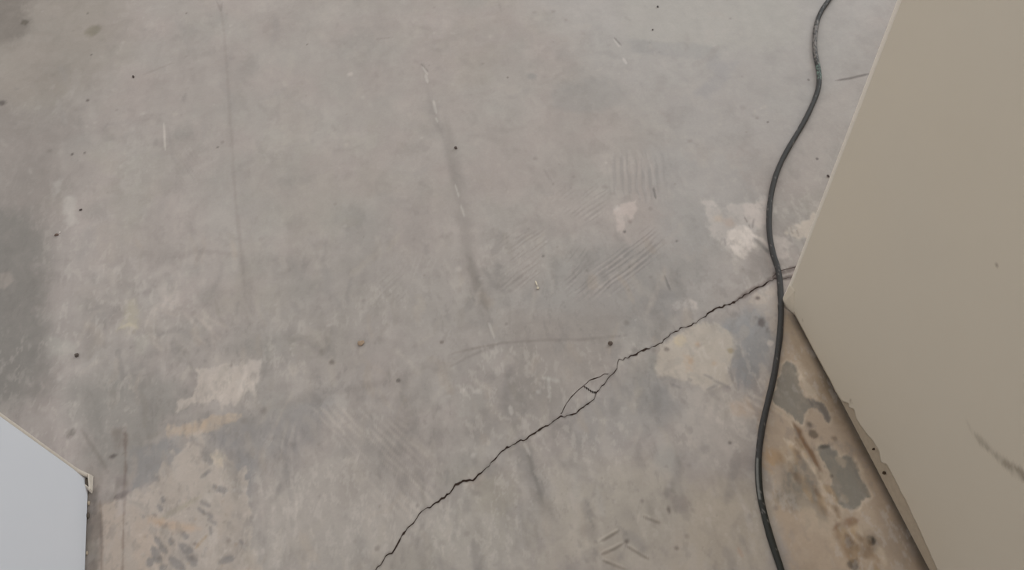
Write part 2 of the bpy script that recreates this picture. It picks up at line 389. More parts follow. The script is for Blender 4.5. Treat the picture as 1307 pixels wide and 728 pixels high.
patch([(170, 650), (220, 700), (200, 745), (160, 745)], (182, 164, 148), .5, 10, 8, 8)
stroke([(160, 548), (160, 600), (159, 640), (157, 690), (156, 740)], 3, (136, 116, 105), .6, 1.4, 2.6, False)
stroke([(128, 640), (130, 690), (130, 740)], 2.5, (140, 122, 110), .6, 1.4, 1.2, False)
patch([(146, 552), (158, 548), (160, 570), (150, 572)], (136, 122, 112), .5, 5, 6, 4)
patch([(144, 608), (162, 605), (166, 630), (150, 636)], (150, 140, 136), .7, 4, 5, 3)
stroke([(146, 636), (154, 633), (162, 629)], 6, (120, 106, 103), .8, 2, 2)
spot(144, 583, 5, (112, 103, 99), .8, 3, 2); spot(90, 553, 5, (122, 116, 110), .7, 3)
stroke([(104, 548), (128, 586), (138, 604)], 4, (132, 124, 117), .5, 2.5)
patch([(150, 625), (162, 622), (160, 655), (150, 660)], (180, 170, 164), .6, 3, 5, 3)
patch([(112, 628), (124, 622), (128, 668), (128, 745), (104, 745), (108, 660)], (128, 119, 112), .8, 4, 4, 3)  # floor strip by the white wall: debris and shading painted in
patch([(112, 694), (122, 692), (126, 712), (116, 718)], (166, 158, 150), .7, 3, 4, 3)
# herringbone slots pressed by a notched trowel
for s, w in (([(206, 634), (209, 642)], 5), ([(201, 644), (206, 654)], 5), ([(194, 656), (200, 660)], 4), ([(198, 686), (206, 698), (213, 706)], 6), ([(194, 698), (200, 712), (206, 718)], 8), ([(191, 712), (192, 724)], 7), ([(217, 712), (226, 722), (236, 727)], 7), ([(228, 694), (236, 702), (246, 704)], 6), ([(255, 640), (270, 648)], 5), ([(258, 652), (272, 662)], 5), ([(264, 662), (276, 670)], 4), ([(252, 648), (262, 658)], 4), ([(240, 712), (250, 722)], 7), ([(270, 684), (268, 672)], 3), ([(278, 622), (290, 628)], 7), ([(272, 620), (280, 628)], 5), ([(204, 724), (212, 728)], 8), ([(216, 688), (220, 696)], 6), ([(280, 718), (300, 712)], 6), ([(270, 600), (256, 610)], 5), ([(232, 680), (240, 688)], 5), ([(306, 690), (312, 696)], 3), ([(182, 658), (184, 662)], 4)):
    stroke(s, w, (142, 137, 134), .85, 1.5, 2.5, h=-.0006, tex=.1)
stroke([(196, 666), (222, 672), (256, 676)], 8, (186, 160, 136), .6, 4, 3)
stroke([(190, 660), (208, 670)], 10, (180, 156, 134), .55, 4, 4)
stroke([(200, 668), (212, 674)], 5, (166, 142, 122), .45, 2, 3)
stroke([(204, 662), (236, 646), (256, 634)], 6, (160, 152, 134), .5, 3)
stroke([(250, 700), (260, 688), (264, 684)], 3, (168, 142, 112), .6, 1.5)
patch([(270, 580), (284, 578), (286, 596), (272, 594)], (186, 173, 154), .7, 3, 5, 3)
patch([(286, 570), (300, 575), (306, 590), (290, 594)], (152, 142, 134), .5, 5, 5, 4)
for i in range(70):
    u = random.uniform(165, 320); v = random.uniform(620, 728)
    stroke([(u, v), (u + random.uniform(-3, 3), v + random.uniform(-3, 3))], random.uniform(2, 5), random.choice([(150, 144, 140), (164, 146, 130), (188, 178, 168), (140, 130, 124)]), .5, 1.6, 1)
# middle foreground: pale combings and streaks
comb([(400, 520), (480, 520), (570, 600), (560, 650), (500, 660), (420, 560)], (440, 530), (480, 570), 8, (180, 170, 161), .5, .5, 10, .0003)
comb([(470, 600), (530, 600), (560, 640), (520, 690), (470, 650)], (490, 610), (530, 650), 8, (178, 168, 159), .45, .5, 10, .0003, seed=3)
comb([(330, 540), (380, 540), (400, 720), (330, 720)], (345, 560), (350, 700), 13, (180, 171, 163), .45, .5, 10, seed=5, wav=.8)
comb([(560, 640), (690, 650), (700, 740), (540, 740)], (600, 650), (606, 730), 12, (172, 165, 155), .4, .5, 12, seed=7, wav=.9)
patch([(430, 600), (470, 596), (480, 640), (440, 660), (420, 640)], (158, 150, 143), .5, 12, 8, 8)
patch([(580, 500), (596, 494), (616, 496), (622, 515), (600, 540), (585, 530)], (170, 164, 157), .7, 7, 8, 6)
patch([(586, 498), (594, 494), (596, 500), (588, 502)], (186, 179, 172), .7, 2, 3, 2); patch([(603, 498), (614, 496), (614, 502), (606, 502)], (186, 179, 172), .7, 2, 3, 2)
stroke([(700, 480), (702, 512)], 3.5, (180, 175, 168), .6, 1.5, 1.2); stroke([(692, 482), (714, 487)], 4, (180, 175, 168), .6, 2, 1.5)
spot(687, 501, 3, (184, 178, 172), .7, 2); spot(604, 580, 3, (184, 177, 170), .7, 2)
patch([(600, 615), (650, 600), (668, 640), (640, 660), (610, 650)], (164, 156, 144), .6, 8, 6, 8)
patch([(590, 610), (620, 605), (612, 625), (595, 622)], (170, 158, 148), .6, 5, 5, 4)
patch([(480, 720), (500, 690), (530, 700), (520, 740)], (158, 150, 142), .5, 6, 4, 4)
for (u, v, w, l) in ((720, 575, 10, 18), (752, 590, 8, 24), (734, 622, 7, 26), (730, 640, 5, 12), (775, 570, 14, 16), (800, 540, 12, 20), (765, 640, 8, 20), (860, 590, 10, 20)):
    stroke([(u - 3, v - l), (u + 4, v + l)], w, random.choice([(176, 168, 161), (170, 164, 158)]), .5, 4, 3)
spot(868, 642, 9, (147, 137, 131), .6, 5); spot(855, 632, 5, (150, 140, 134), .6, 4); spot(850, 585, 14, (154, 152, 147), .5, 9); spot(885, 586, 12, (156, 150, 146), .5, 8)
spot(752, 680, 10, (146, 138, 131), .5, 6); spot(950, 590, 12, (154, 145, 139), .6, 8)
for s in ([(766, 692), (790, 678)], [(768, 708), (784, 701), (796, 694)], [(799, 697), (828, 714)], [(822, 660), (842, 668)], [(770, 716), (800, 728)]):
    stroke(s, 3.2, (128, 119, 107), .75, 1.4, .8); stroke([(p[0] - 1, p[1] - 3) for p in s], 2.4, (184, 174, 162), .6, 1.2, .6)
stroke([(815, 655), (814, 668)], 2.5, (184, 174, 164), .6, 1.2); stroke([(748, 685), (750, 698)], 4, (182, 172, 160), .5, 2); stroke([(764, 688), (768, 694)], 4, (182, 174, 162), .6, 2)
spot(799, 692, 3, (118, 108, 100), .8, 2); spot(854, 652, 2.2, (122, 112, 105), .8, 1.4, .5); spot(932, 566, 2.2, (112, 104, 98), .8, 1.5); spot(864, 700, 2, (126, 115, 106), .7, 1.5); spot(820, 640, 2, (132, 124, 118), .6, 1.5); spot(876, 685, 2.5, (138, 128, 118), .5, 1.5)
stroke([(942, 700), (948, 712)], 4, (176, 146, 124), .6, 2); stroke([(958, 680), (968, 700)], 3, (178, 166, 150), .5, 1.6)
# comb marks in the middle of the slab
comb([(640, 298), (692, 294), (704, 330), (690, 366), (640, 372), (632, 340)], (655, 330), (684, 308), 7, (144, 136, 131), .5, .5, 10, -.0003, seed=11)
comb([(640, 320), (690, 320), (680, 372), (630, 380)], (655, 350), (690, 325), 7, (172, 163, 157), .4, .5, 10, .0003, seed=12)
comb([(712, 240), (760, 226), (776, 244), (760, 280), (720, 270)], (725, 262), (762, 236), 7, (144, 139, 134), .5, .5, 9, -.0003, seed=13)
comb([(770, 190), (850, 196), (850, 262), (780, 250)], (800, 200), (806, 250), 10, (147, 143, 140), .55, .5, 12, -.0003, seed=14, wav=.5)
comb([(780, 190), (850, 196), (850, 262), (790, 250)], (806, 200), (812, 250), 12, (176, 168, 163), .4, .6, 12, .0003, seed=15, wav=.5)
comb([(770, 330), (830, 290), (850, 310), (800, 370), (730, 376), (720, 350)], (790, 350), (832, 316), 7, (140, 134, 131), .6, .45, 10, -.0003, seed=16)
comb([(735, 345), (800, 320), (830, 330), (780, 380), (730, 380)], (760, 370), (800, 338), 8, (178, 167, 161), .5, .5, 12, .0003, seed=17)
comb([(725, 320), (756, 312), (750, 345), (728, 352)], (732, 345), (752, 322), 7, (142, 137, 132), .5, .5, 6, seed=18)
patch([(783, 272), (792, 261), (812, 256), (814, 268), (806, 282), (796, 292), (792, 302), (788, 290)], (186, 173, 166), .85, 2.5, 5, 3, .3, .0008)
stroke([(790, 296), (800, 306), (808, 312)], 7, (176, 164, 158), .6, 3, 2.5)
spot(797, 296, 1.8, (112, 104, 102), .8, 1); spot(804, 283, 3, (140, 128, 124), .6, 2); spot(864, 308, 1.6, (116, 110, 106), .8, 1.2); spot(693, 327, 1.8, (118, 112, 107), .7, 1.2); spot(706, 235, 1.6, (122, 116, 110), .7, 1.2)
stroke([(834, 240), (837, 254)], 2.4, (112, 108, 106), .7, 1.2)
stroke([(848, 352), (856, 372)], 2, (120, 116, 114), .7, 1); stroke([(694, 216), (704, 232)], 2, (142, 136, 131), .5, 1.4)
patch([(752, 200), (776, 196), (782, 218), (770, 226)], (174, 165, 159), .6, 6, 6, 5)
patch([(855, 388), (870, 382), (890, 386), (888, 394), (868, 398), (858, 398)], (186, 176, 169), .95, 2.5, 8, 5, .4)
patch([(838, 372), (866, 372), (880, 395), (850, 410), (835, 395)], (146, 143, 141), .5, 8, 6, 6)
comb([(520, 330), (560, 330), (545, 380), (530, 380)], (538, 372), (552, 340), 9, (174, 167, 160), .4, .5, 8, seed=20)
comb([(480, 340), (520, 350), (520, 390), (480, 380)], (490, 375), (510, 355), 8, (148, 142, 137), .4, .5, 8, seed=21)
comb([(220, 195), (250, 190), (252, 230), (230, 236)], (225, 200), (245, 228), 6, (150, 143, 137), .4, .5, 8, seed=22)
# bright skim patches by the wall corner
patch([(900, 256), (925, 270), (935, 262), (955, 264), (978, 250), (982, 262), (978, 290), (965, 300), (940, 330), (925, 318), (904, 296)], (181, 173, 167), .85, 4, 11, 8, .3)
patch([(930, 296), (944, 288), (958, 292), (966, 302), (960, 322), (948, 330), (934, 322), (926, 308)], (194, 184, 176), .9, 2.5, 6, 4, .2, .0006)
patch([(952, 264), (978, 256), (980, 286), (966, 288), (950, 280)], (184, 173, 166), .65, 4, 8, 4)
stroke([(960, 298), (972, 306), (982, 318)], 6, (190, 180, 172), .8, 1.8, 2)
stroke([(962, 304), (972, 312), (982, 324)], 5, (128, 124, 121), .75, 2, 1.2)  # shadow left of the cable, painted dark on the slab
stroke([(950, 277), (954, 284)], 2.5, (128, 120, 117), .7, 1); stroke([(962, 280), (960, 292)], 2.5, (130, 124, 121), .6, 1.2); stroke([(956, 286), (958, 294)], 2, (134, 126, 123), .6, 1)
stroke([(925, 304), (926, 314)], 3, (136, 131, 128), .6, 1.4)
spot(932, 284, 7, (168, 148, 134), .5, 5); spot(916, 280, 5, (178, 160, 142), .5, 4)
patch([(984, 300), (1000, 302), (1014, 312), (1000, 318), (1004, 330), (986, 330)], (184, 174, 167), .8, 3, 7, 3)
patch([(1006, 290), (1030, 280), (1036, 270), (1048, 262), (1040, 290), (1032, 306), (1018, 306), (1004, 298)], (192, 180, 167), .85, 3, 8, 4)
stroke([(1009, 290), (1012, 300)], 2, (138, 124, 116), .6, 1); stroke([(1017, 294), (1020, 302)], 2, (140, 128, 120), .6, 1)
patch([(1030, 258), (1050, 252), (1052, 262), (1034, 272)], (178, 168, 162), .6, 4, 6, 4)
patch([(986, 262), (992, 264), (994, 272), (986, 272)], (184, 176, 170), .7, 2, 3, 2)
# cream patch below the crack
patch([(836, 472), (846, 442), (872, 422), (895, 412), (918, 414), (934, 424), (940, 446), (932, 470), (938, 492), (905, 500), (870, 486), (840, 482)], (186, 175, 162), .88, 3, 6, 4, .15, .0006)
patch([(840, 476), (880, 490), (950, 500), (980, 520), (960, 545), (890, 530), (850, 505)], (176, 167, 159), .65, 8, 9, 8)
patch([(874, 454), (884, 456), (884, 474), (876, 474)], (180, 152, 124), .45, 3, 6, 2); spot(868, 434, 6, (190, 172, 138), .6, 4); spot(890, 440, 4, (176, 148, 122), .6, 3); spot(933, 448, 3, (150, 134, 98), .6, 2); spot(852, 446, 2.5, (118, 108, 104), .7, 1.5); spot(912, 465, 3, (176, 154, 134), .6, 2); spot(882, 462, 3, (176, 142, 112), .4, 2)
comb([(930, 440), (960, 440), (960, 500), (935, 500)], (942, 445), (938, 495), 9, (146, 144, 144), .6, .5, 8, seed=24)
patch([(905, 330), (960, 335), (950, 360), (900, 380), (870, 370)], (174, 166, 161), .5, 8, 10, 10, .45)
for s in ([(898, 478), (910, 484)], [(912, 486), (932, 496)], [(916, 492), (902, 498)], [(856, 490), (870, 496)], [(930, 470), (936, 488)], [(878, 484), (884, 486)]):
    stroke(s, 3.5, (136, 132, 130), .6, 1.6, 1.2)
patch([(970, 465), (984, 470), (982, 500), (972, 500), (966, 488)], (182, 172, 163), .75, 3, 8, 3)
# cream dirt by the corner and along the wall
patch([(964, 372), (990, 362), (1002, 376), (1002, 440), (985, 430), (972, 402), (958, 386)], (182, 169, 157), .8, 4, 8, 4)
patch([(986, 352), (1014, 348), (1008, 372), (988, 372)], (176, 164, 157), .7, 4, 5, 3)
patch([(967, 406), (976, 404), (978, 412), (973, 418), (968, 414)], (118, 106, 102), .8, 3, 6, 2); patch([(976, 416), (982, 418), (983, 426), (978, 424)], (122, 110, 105), .75, 2.5, 6, 2); spot(967, 381, 2.5, (112, 98, 92), .8, 1.6); spot(984, 438, 3, (198, 188, 180), .7, 2)
stroke([(940, 383), (962, 370), (975, 362), (990, 352)], 7, (128, 108, 101), .65, 2, 3)
stroke([(990, 350), (1000, 347), (1016, 342)], 6, (120, 102, 96), .7, 2, 3, False)
stroke([(990, 355), (1000, 356), (1012, 354)], 6, (116, 98, 92), .7, 2, 3, False)
patch([(1000, 395), (1014, 404), (1042, 460), (1090, 550), (1180, 735), (1195, 760), (1010, 760), (990, 650), (968, 540), (984, 480), (996, 440)], (182, 162, 140), .85, 6, 5, 4, .15, .0004)
patch([(1003, 400), (1014, 405), (1036, 448), (1056, 490), (1088, 548), (1080, 556), (1050, 520), (1028, 470), (1006, 440)], (164, 146, 124), .85, 5, 3, 2)
Z5 = lambda pts: [(980 + x / 2.528, 440 + y / 2.528) for x, y in pts]
CRUST = (196, 181, 162)
patch(Z5([(30, 60), (60, 45), (90, 60), (118, 92), (112, 118), (118, 150), (140, 172), (158, 168), (165, 180), (182, 186), (206, 228), (202, 258), (184, 256), (170, 240), (160, 215), (140, 212), (122, 236), (112, 262), (84, 250), (64, 224), (30, 205), (10, 190), (18, 130)]), CRUST, .8, 4, 8, 5, .2)
patch(Z5([(40, 70), (62, 52), (88, 68), (96, 92), (94, 108), (104, 118), (112, 150), (122, 172), (150, 178), (164, 182), (178, 192), (200, 232), (196, 252), (184, 246), (172, 228), (150, 208), (130, 212), (118, 232), (108, 254), (84, 238), (62, 214), (34, 196), (18, 180), (26, 130)]), (134, 129, 120), .95, 1.5, 6, 2.5, .08, -.0005)
patch(Z5([(124, 174), (150, 178), (164, 184), (182, 196), (200, 232), (196, 250), (184, 244), (168, 222), (140, 202)]), (126, 117, 113), .65, 2.5, 5, 2)
patch(Z5([(96, 90), (110, 100), (126, 120), (150, 142), (158, 156), (146, 170), (124, 170), (114, 148), (104, 116)]), (188, 174, 156), .85, 2, 6, 2, .2)
patch(Z5([(148, 330), (192, 318), (214, 332), (262, 352), (290, 376), (318, 436), (336, 484), (330, 504), (300, 520), (284, 546), (240, 540), (218, 520), (202, 470), (176, 392), (150, 352)]), CRUST, .8, 4, 8, 5, .2)
patch(Z5([(154, 338), (176, 324), (194, 324), (204, 338), (224, 338), (236, 356), (256, 352), (272, 366), (286, 396), (304, 422), (320, 462), (326, 488), (308, 492), (300, 512), (284, 518), (276, 540), (244, 534), (226, 516), (210, 470), (196, 424), (180, 384), (160, 352)]), (131, 127, 118), .95, 1.5, 6, 2.5, .08, -.0005)
patch(Z5([(208, 362), (224, 352), (240, 356), (250, 378), (246, 398), (228, 390)]), (186, 171, 152), .85, 1.6, 5, 2)
patch(Z5([(276, 352), (292, 380), (312, 420), (336, 470), (342, 496), (328, 480), (300, 412), (282, 376)]), (188, 172, 152), .7, 1.8, 4, 2)
patch([(998, 592), (1030, 588), (1044, 606), (1042, 636), (1014, 650), (996, 636)], (141, 135, 124), .85, 7, 9, 6)
patch([(1040, 640), (1056, 650), (1058, 668), (1046, 662)], (140, 132, 120), .75, 3, 5, 3)
patch([(1090, 542), (1110, 556), (1108, 590), (1092, 575)], (168, 151, 130), .5, 8, 5, 4)
patch([(1100, 688), (1114, 680), (1124, 694), (1118, 702), (1108, 700)], (130, 120, 108), .85, 3, 5, 3)
patch([(1100, 698), (1110, 702), (1106, 712), (1098, 708)], (136, 124, 110), .8, 3, 5, 2)
spot(1112, 690, 4, (92, 80, 70), .85, 2); spot(1089, 721, 4.5, (86, 68, 58), .9, 2); spot(1053, 570, 5, (100, 92, 84), .6, 3, 2.5); spot(1038, 555, 4, (112, 98, 84), .7, 2); spot(1033, 542, 3, (112, 100, 88), .7, 2); spot(1065, 560, 3, (140, 116, 92), .6, 2); spot(1062, 608, 2, (112, 100, 90), .6, 1.4)
stroke([(1012, 540), (1022, 560), (1034, 580), (1045, 602)], 9, (140, 106, 76), .9, 2.2, 2.5)
stroke([(986, 522), (1006, 536), (1012, 545)], 4, (190, 174, 155), .7, 1.6, 1)
stroke([(1000, 560), (1020, 575), (1034, 592), (1040, 605)], 6, (200, 184, 164), .85, 1.8, 2)
stroke([(1010, 540), (1018, 560), (1030, 580), (1042, 598)], 4, (200, 184, 164), .75, 1.4, 1.5)
patch([(1040, 600), (1052, 606), (1062, 640), (1066, 660), (1056, 654), (1046, 626)], (198, 182, 162), .75, 3, 7, 3)
patch([(1020, 640), (1060, 660), (1110, 655), (1120, 680), (1090, 690), (1060, 690), (1030, 680)], (190, 174, 154), .6, 6, 10, 6, .4)
patch([(1060, 690), (1100, 700), (1140, 728), (1080, 728)], (186, 166, 144), .55, 6, 10, 6, .4)
stroke([(1064, 676), (1080, 668), (1096, 664)], 9, (144, 106, 76), .75, 3, 3)
stroke([(1070, 680), (1080, 700), (1088, 716)], 8, (154, 122, 92), .65, 4, 2)
patch([(972, 578), (1000, 576), (1004, 592), (978, 598)], (178, 146, 108), .6, 6, 6, 5); patch([(925, 515), (955, 510), (985, 530), (970, 540), (940, 530)], (180, 156, 134), .5, 6, 7, 5)
for s in ([(940, 512), (965, 528)], [(952, 508), (986, 530)], [(962, 505), (976, 512)]):
    stroke(s, 3.5, (188, 176, 165), .5, 1.6, 1)
for i in range(110):
    t = random.random(); u = random.uniform(985, 1020) + 120 * t; v = 560 + 165 * t + random.uniform(-10, 20)
    stroke([(u, v), (u + random.uniform(3, 9), v + random.uniform(8, 20))], random.uniform(3, 7), random.choice([(164, 140, 114), (186, 170, 150), (150, 128, 106), (176, 152, 122)]), .62, 2, 4, tex=.5)
# brown strips, darker towards the foot of the wall
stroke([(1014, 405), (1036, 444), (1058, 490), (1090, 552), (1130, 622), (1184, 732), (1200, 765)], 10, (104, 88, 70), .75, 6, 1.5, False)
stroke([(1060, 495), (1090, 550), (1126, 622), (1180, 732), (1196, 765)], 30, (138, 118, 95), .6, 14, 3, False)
# frosted, speckled residue of adhesive scattered in clusters
clus = fbm(X * 6.5, Y * 6.5, 301, 3); spk = fbm(X * 105 + 1.2 * mid2, Y * 48, 311, 4, .65)
for c_, sg, th, o_ in (((186, 178, 170), 1, .10, .44), ((138, 132, 127), -1, .14, .34)):
    m_ = sstep(th, th + .30, sg * spk) * sstep(-.05, .40, sg * clus + .12) * o_ * (rough_area - .40).clip(0, 1)
    blend(np.arange(X.size), m_, c_)
for i in range(430):
    u = random.uniform(110, 985); v = 728 - 430 * random.random() ** 1.4
    a = math.radians(random.gauss(84, 26)); l = random.uniform(7, 26) * (.6 + v / 1400)
    du, dv = l * math.cos(a), l * math.sin(a); k = random.uniform(-.3, .3)
    stroke([(u - du, v - dv), (u + k * dv, v - k * du), (u + du, v + dv)], random.uniform(3, 11), random.choice([(176, 168, 160), (178, 169, 160), (172, 163, 153), (146, 140, 135), (150, 143, 134), (142, 137, 133), (170, 158, 146)]), random.uniform(.22, .48), random.uniform(1.6, 4), random.uniform(2, 5), tex=.5)
for i in range(120):
    u = random.uniform(60, 960); v = random.uniform(20, 420)
    a = random.uniform(0, 3.14); l = random.uniform(8, 26)
    du, dv = l * math.cos(a), l * math.sin(a)
    stroke([(u - du, v - dv), (u + .2 * dv, v - .2 * du), (u + du, v + dv)], random.uniform(4, 12), random.choice([(172, 164, 158), (150, 143, 137), (152, 147, 143), (170, 161, 153)]), random.uniform(.2, .36), random.uniform(3, 6), random.uniform(2, 5), tex=.4)
# stray flecks, pale and dark, over the whole slab
for i in range(240):
    u = random.uniform(20, 1000); v = random.uniform(0, 728); r = random.choice([1.2, 1.6, 2.2, 3.5])
    spot(u, v, r, random.choice([(182, 174, 168), (178, 168, 160), (140, 132, 126), (134, 126, 120)]), random.uniform(.25, .55), r * .8)
for i in range(110):
    u = random.uniform(0, 980); v = random.uniform(0, 728); a = random.uniform(0, 6.28); l = random.uniform(4, 14)
    stroke([(u, v), (u + l * math.cos(a), v + l * math.sin(a))], random.uniform(2.5, 7), random.choice([(176, 168, 161), (172, 164, 157), (148, 141, 135), (146, 140, 136)]), .35, 2.5, 1.5)
# small specks that sit in the concrete
for u, v, r, c in ((3, 131, 6, (112, 104, 99)), (112, 128, 2.6, (110, 96, 90)), (117, 70, 2, (116, 106, 100)), (112, 17, 2, (128, 119, 111)), (92, 197, 2, (114, 104, 98)), (108, 195, 2, (114, 104, 98)), (103, 268, 2.4, (100, 90, 86)), (32, 28, 6, (122, 114, 102)), (118, 40, 12, (140, 133, 117)), (447, 95, 5, (182, 173, 166)), (680, 97, 7, (148, 145, 141)), (278, 188, 1.8, (120, 112, 106)), (980, 156, 1.4, (116, 108, 104)), (1032, 102, 1.6, (124, 116, 112)), (392, 57, 1.4, (112, 104, 100)), (238, 17, 1.4, (116, 108, 102)), (648, 99, 1.2, (120, 112, 106)), (423, 462, 4, (128, 119, 112)), (508, 486, 2, (120, 112, 106)), (564, 437, 2, (128, 118, 110)), (1043, 203, 1.4, (112, 104, 100))):
    spot(u, v, r, c, .8, max(.8, r * .5))
dark = sstep(0.0065, 0.001, np.minimum(np.abs(Y - np.broadcast_to(crk, GY.shape).ravel()), 1)) * np.broadcast_to((wid > 0) * 1.0, GY.shape).ravel()
base *= (1 - 0.30 * dark * (.4 + .8 * tex_n))[:, None]
base = np.clip(base, 0.01, 0.9)
relief += 0.00035 * mid + 0.0002 * mid2 + 0.00008 * fine
relief *= (np.abs(GZ.ravel()) < 1e-9)
VERT = np.stack([X, Y, GZ.ravel() + np.clip(relief, -0.0015, 0.0015)], 1)

idx = np.arange(nrow * ncol).reshape(nrow, ncol)
quads = np.stack([idx[:-1, :-1], idx[:-1, 1:], idx[1:, 1:], idx[1:, :-1]], -1)     # (nrow-1, ncol-1, 4)
kind = np.zeros(quads.shape[:2], dtype=np.int8)                                     # 0 slab, 1 crack, 2.. loose pieces, 9 drop
open_m = (wid[:-1] > 1e-5) | (wid[1:] > 1e-5); open_u = (widU[:-1] > 1e-5) | (widU[1:] > 1e-5)
for r in range(iM, iM + 3): kind[r] = np.where(open_m, 1, 9)
for r in range(iU, iU + 3): kind[r] = np.where(open_u, 1, 9)
loop_c = np.nonzero((in_loop[:-1] & in_loop[1:]) & open_u)[0]
xa, xb = at(746, 492.5)[0], at(760, 501.7)[0]        # the short crack across the loop, from the upper to the lower branch
cross = []
for k, r in enumerate(range(iM + 3, iU)):
    ccol = int(np.searchsorted(cx, xb + (xa - xb) * k / (nm - 1))) - 1
    kind[r, loop_c] = np.where(loop_c < ccol, 2, 3); kind[r, ccol] = 9; cross.append((r, ccol))
slab_q = quads[kind == 0]
slab = link('floor', fast_mesh('floor', VERT, slab_q, base), MAT_FLOOR)
slab['kind'] = 'structure'
slab['label'] = 'stained grey bare concrete floor slab with cream patches of old skim coat'
cr_q = quads[kind == 1]
extra_v = []; extra_f = []
for r, c in cross:
    q = quads[r, c]; b0 = len(VERT) + len(extra_v)
    for j, i in enumerate(q):
        extra_v.append(np.array([VERT[i][0] + (-.003 if j in (0, 3) else .003), VERT[i][1] + (-.001 if j < 2 else .001), -0.0028]))
    extra_f.append([b0, b0 + 1, b0 + 2, b0 + 3])
crack = link('crack', fast_mesh('crack', np.concatenate([VERT, np.array(extra_v)]), np.concatenate([cr_q, np.array(extra_f)]), None, smooth=False), MAT_CRACK, slab)
crack['label'] = 'jagged dark crack running diagonally across the slab'
for kd in (2, 3):
    fq = quads[kind == kd]
    if len(fq):
        o = link('loose_fragment', fast_mesh('loose_fragment', VERT, fq, base), MAT_FLOOR, slab)

# ------------------------------------------------------------------ walls of the passage
CY = 0.787
RX, LX = 0.675, -0.755
H = 2.5
def prism(outline, z0, z1):
    n = len(outline)
    v = [(x, y, z0) for x, y in outline] + [(x, y, z1) for x, y in outline]
    f = [tuple(range(n))[::-1], tuple(range(n, 2 * n))] + [(i, (i + 1) % n, n + (i + 1) % n, n + i) for i in range(n)]
    return v, f

SK = 0.004                                   # thickness of the painted coat on the right wall
rx = RX + SK
v, f = prism([(rx, -2.6), (rx + .16, -2.6), (rx + .16, CY - .16), (3.6, CY - .16), (3.6, CY), (rx, CY)], 0.007, H)
wr = link('wall_right', mesh_py('wall_right', v, f), MAT_RBARE)
wr['kind'] = 'structure'; wr['label'] = 'beige painted wall on the right ending in an outside corner'
v, f = prism([(rx + .010, -2.6), (rx + .15, -2.6), (rx + .15, CY - .15), (3.59, CY - .15), (3.59, CY - .010), (rx + .010, CY - .010)], 0.0, 0.012)
bp = link('bottom_plate', mesh_py('bottom_plate', v, f), MAT_DIRT, wr); bp['label'] = 'dark dirty gap under the wall edge'
# painted coat: a thin sheet with its lower edge broken away
edge_px = [(1016, 405), (1045, 460), (1066, 499), (1074, 512), (1083, 521), (1085, 516), (1090, 522), (1092, 535), (1103, 552), (1113, 562), (1122, 577), (1124, 590), (1131, 593), (1140, 608), (1154, 636), (1174, 680), (1197, 731), (1230, 800)]
edge = np.array([at_x(u, v_, RX) for u, v_ in edge_px]); edge = edge[np.argsort(edge[:, 0])]
ys = np.concatenate([[-2.6, -1.8, -1.0, -0.5], np.arange(-0.2, CY - .010, .0045), [CY - .008]])
eb = np.interp(ys, edge[:, 0], edge[:, 1])
eb = np.maximum(eb + (fbm(ys * 40, ys * 0, 5, 4) * 0.004) * (ys > .1) * sstep(0.70, 0.55, ys), 0.0075)
zs = np.concatenate([np.linspace(0, 1, 190) * 0.95, [1.1, 1.4, 1.9, H - .1]])
YY, TT = np.meshgrid(ys, zs)
ZZ = eb[None, :] + (H - eb[None, :]) * TT / zs[-1]
pc = np.empty((YY.size, 3)); pc[:] = lin((205, 195, 178))
yv, zv = YY.ravel(), ZZ.ravel()
pc *= (1 + .012 * fbm(yv * 3, zv * 3, 7, 3))[:, None] * (1 + np.outer(fbm(yv * 4 + 9, zv * 4, 8, 2), [.006, 0, -.012]))
sc_px = [(1233, 538), (1240, 550), (1247, 558), (1256, 567), (1266, 577), (1276, 586), (1290, 597), (1304, 606), (1318, 618)]
S = np.array([at_x(u, v_, RX) for u, v_ in sc_px])
best = np.full(yv.shape, 1e9); tt = np.zeros(yv.shape)
for i in range(len(S) - 1):
    d, t = seg_dist(yv, zv, S[i], S[i + 1]); b_ = d < best
    best = np.where(b_, d, best); tt = np.where(b_, (i + t) / (len(S) - 1), tt)
wdt = 0.0012 + 0.0062 * np.sin(np.clip(tt * 1.15, 0, 1) * 2.0) * (0.45 + vnoise(tt * 26, tt * 0, 4))
m = sstep(0.0034, -0.0034, best - wdt + 0.0020 * fbm(yv * 150, zv * 60, 3, 3)) * 0.62 * (.5 + .5 * tt) * np.clip(.15 + 1.3 * vnoise(yv * 130, zv * 130, 14), 0, 1)
pc += (lin((112, 98, 82)) - pc) * m[:, None]
for u, v_, r, c in ((1272, 338, .0022, (140, 124, 110)), (1094, 474, .0016, (120, 108, 96)), (1024, 409, .0028, (150, 136, 118)), (1086, 512, .004, (150, 134, 116))):
    p = at_x(u, v_, RX); d = np.hypot(yv - p[0], zv - p[1]); pc += (lin(c) - pc) * (sstep(r * 1.4, r * .4, d) * .8)[:, None]
n1, n2 = YY.shape[1], YY.shape[0]
front = np.stack([np.full(yv.shape, RX), yv, zv], 1)
backb = np.stack([np.full(n1, rx + .0005), ys, eb + .0005], 1)      # the broken lower edge turns back to the bare wall
VV = np.concatenate([front, backb]); PC = np.concatenate([pc, np.tile(lin((190, 175, 155)), (n1, 1))])
gi = np.arange(n1 * n2).reshape(n2, n1)
fq = np.stack([gi[:-1, :-1], gi[1:, :-1], gi[1:, 1:], gi[:-1, 1:]], -1).reshape(-1, 4)
bi = n1 * n2 + np.arange(n1)
fq = np.concatenate([fq, np.stack([bi[:-1], gi[0, :-1], gi[0, 1:], bi[1:]], -1)])
pcoat = link('paint_coat', fast_mesh('paint_coat', VV, fq, PC, 'paint'), MAT_RPAINT, wr)
pcoat['label'] = 'smooth beige paint coat with a broken lower edge and a brown scuff'
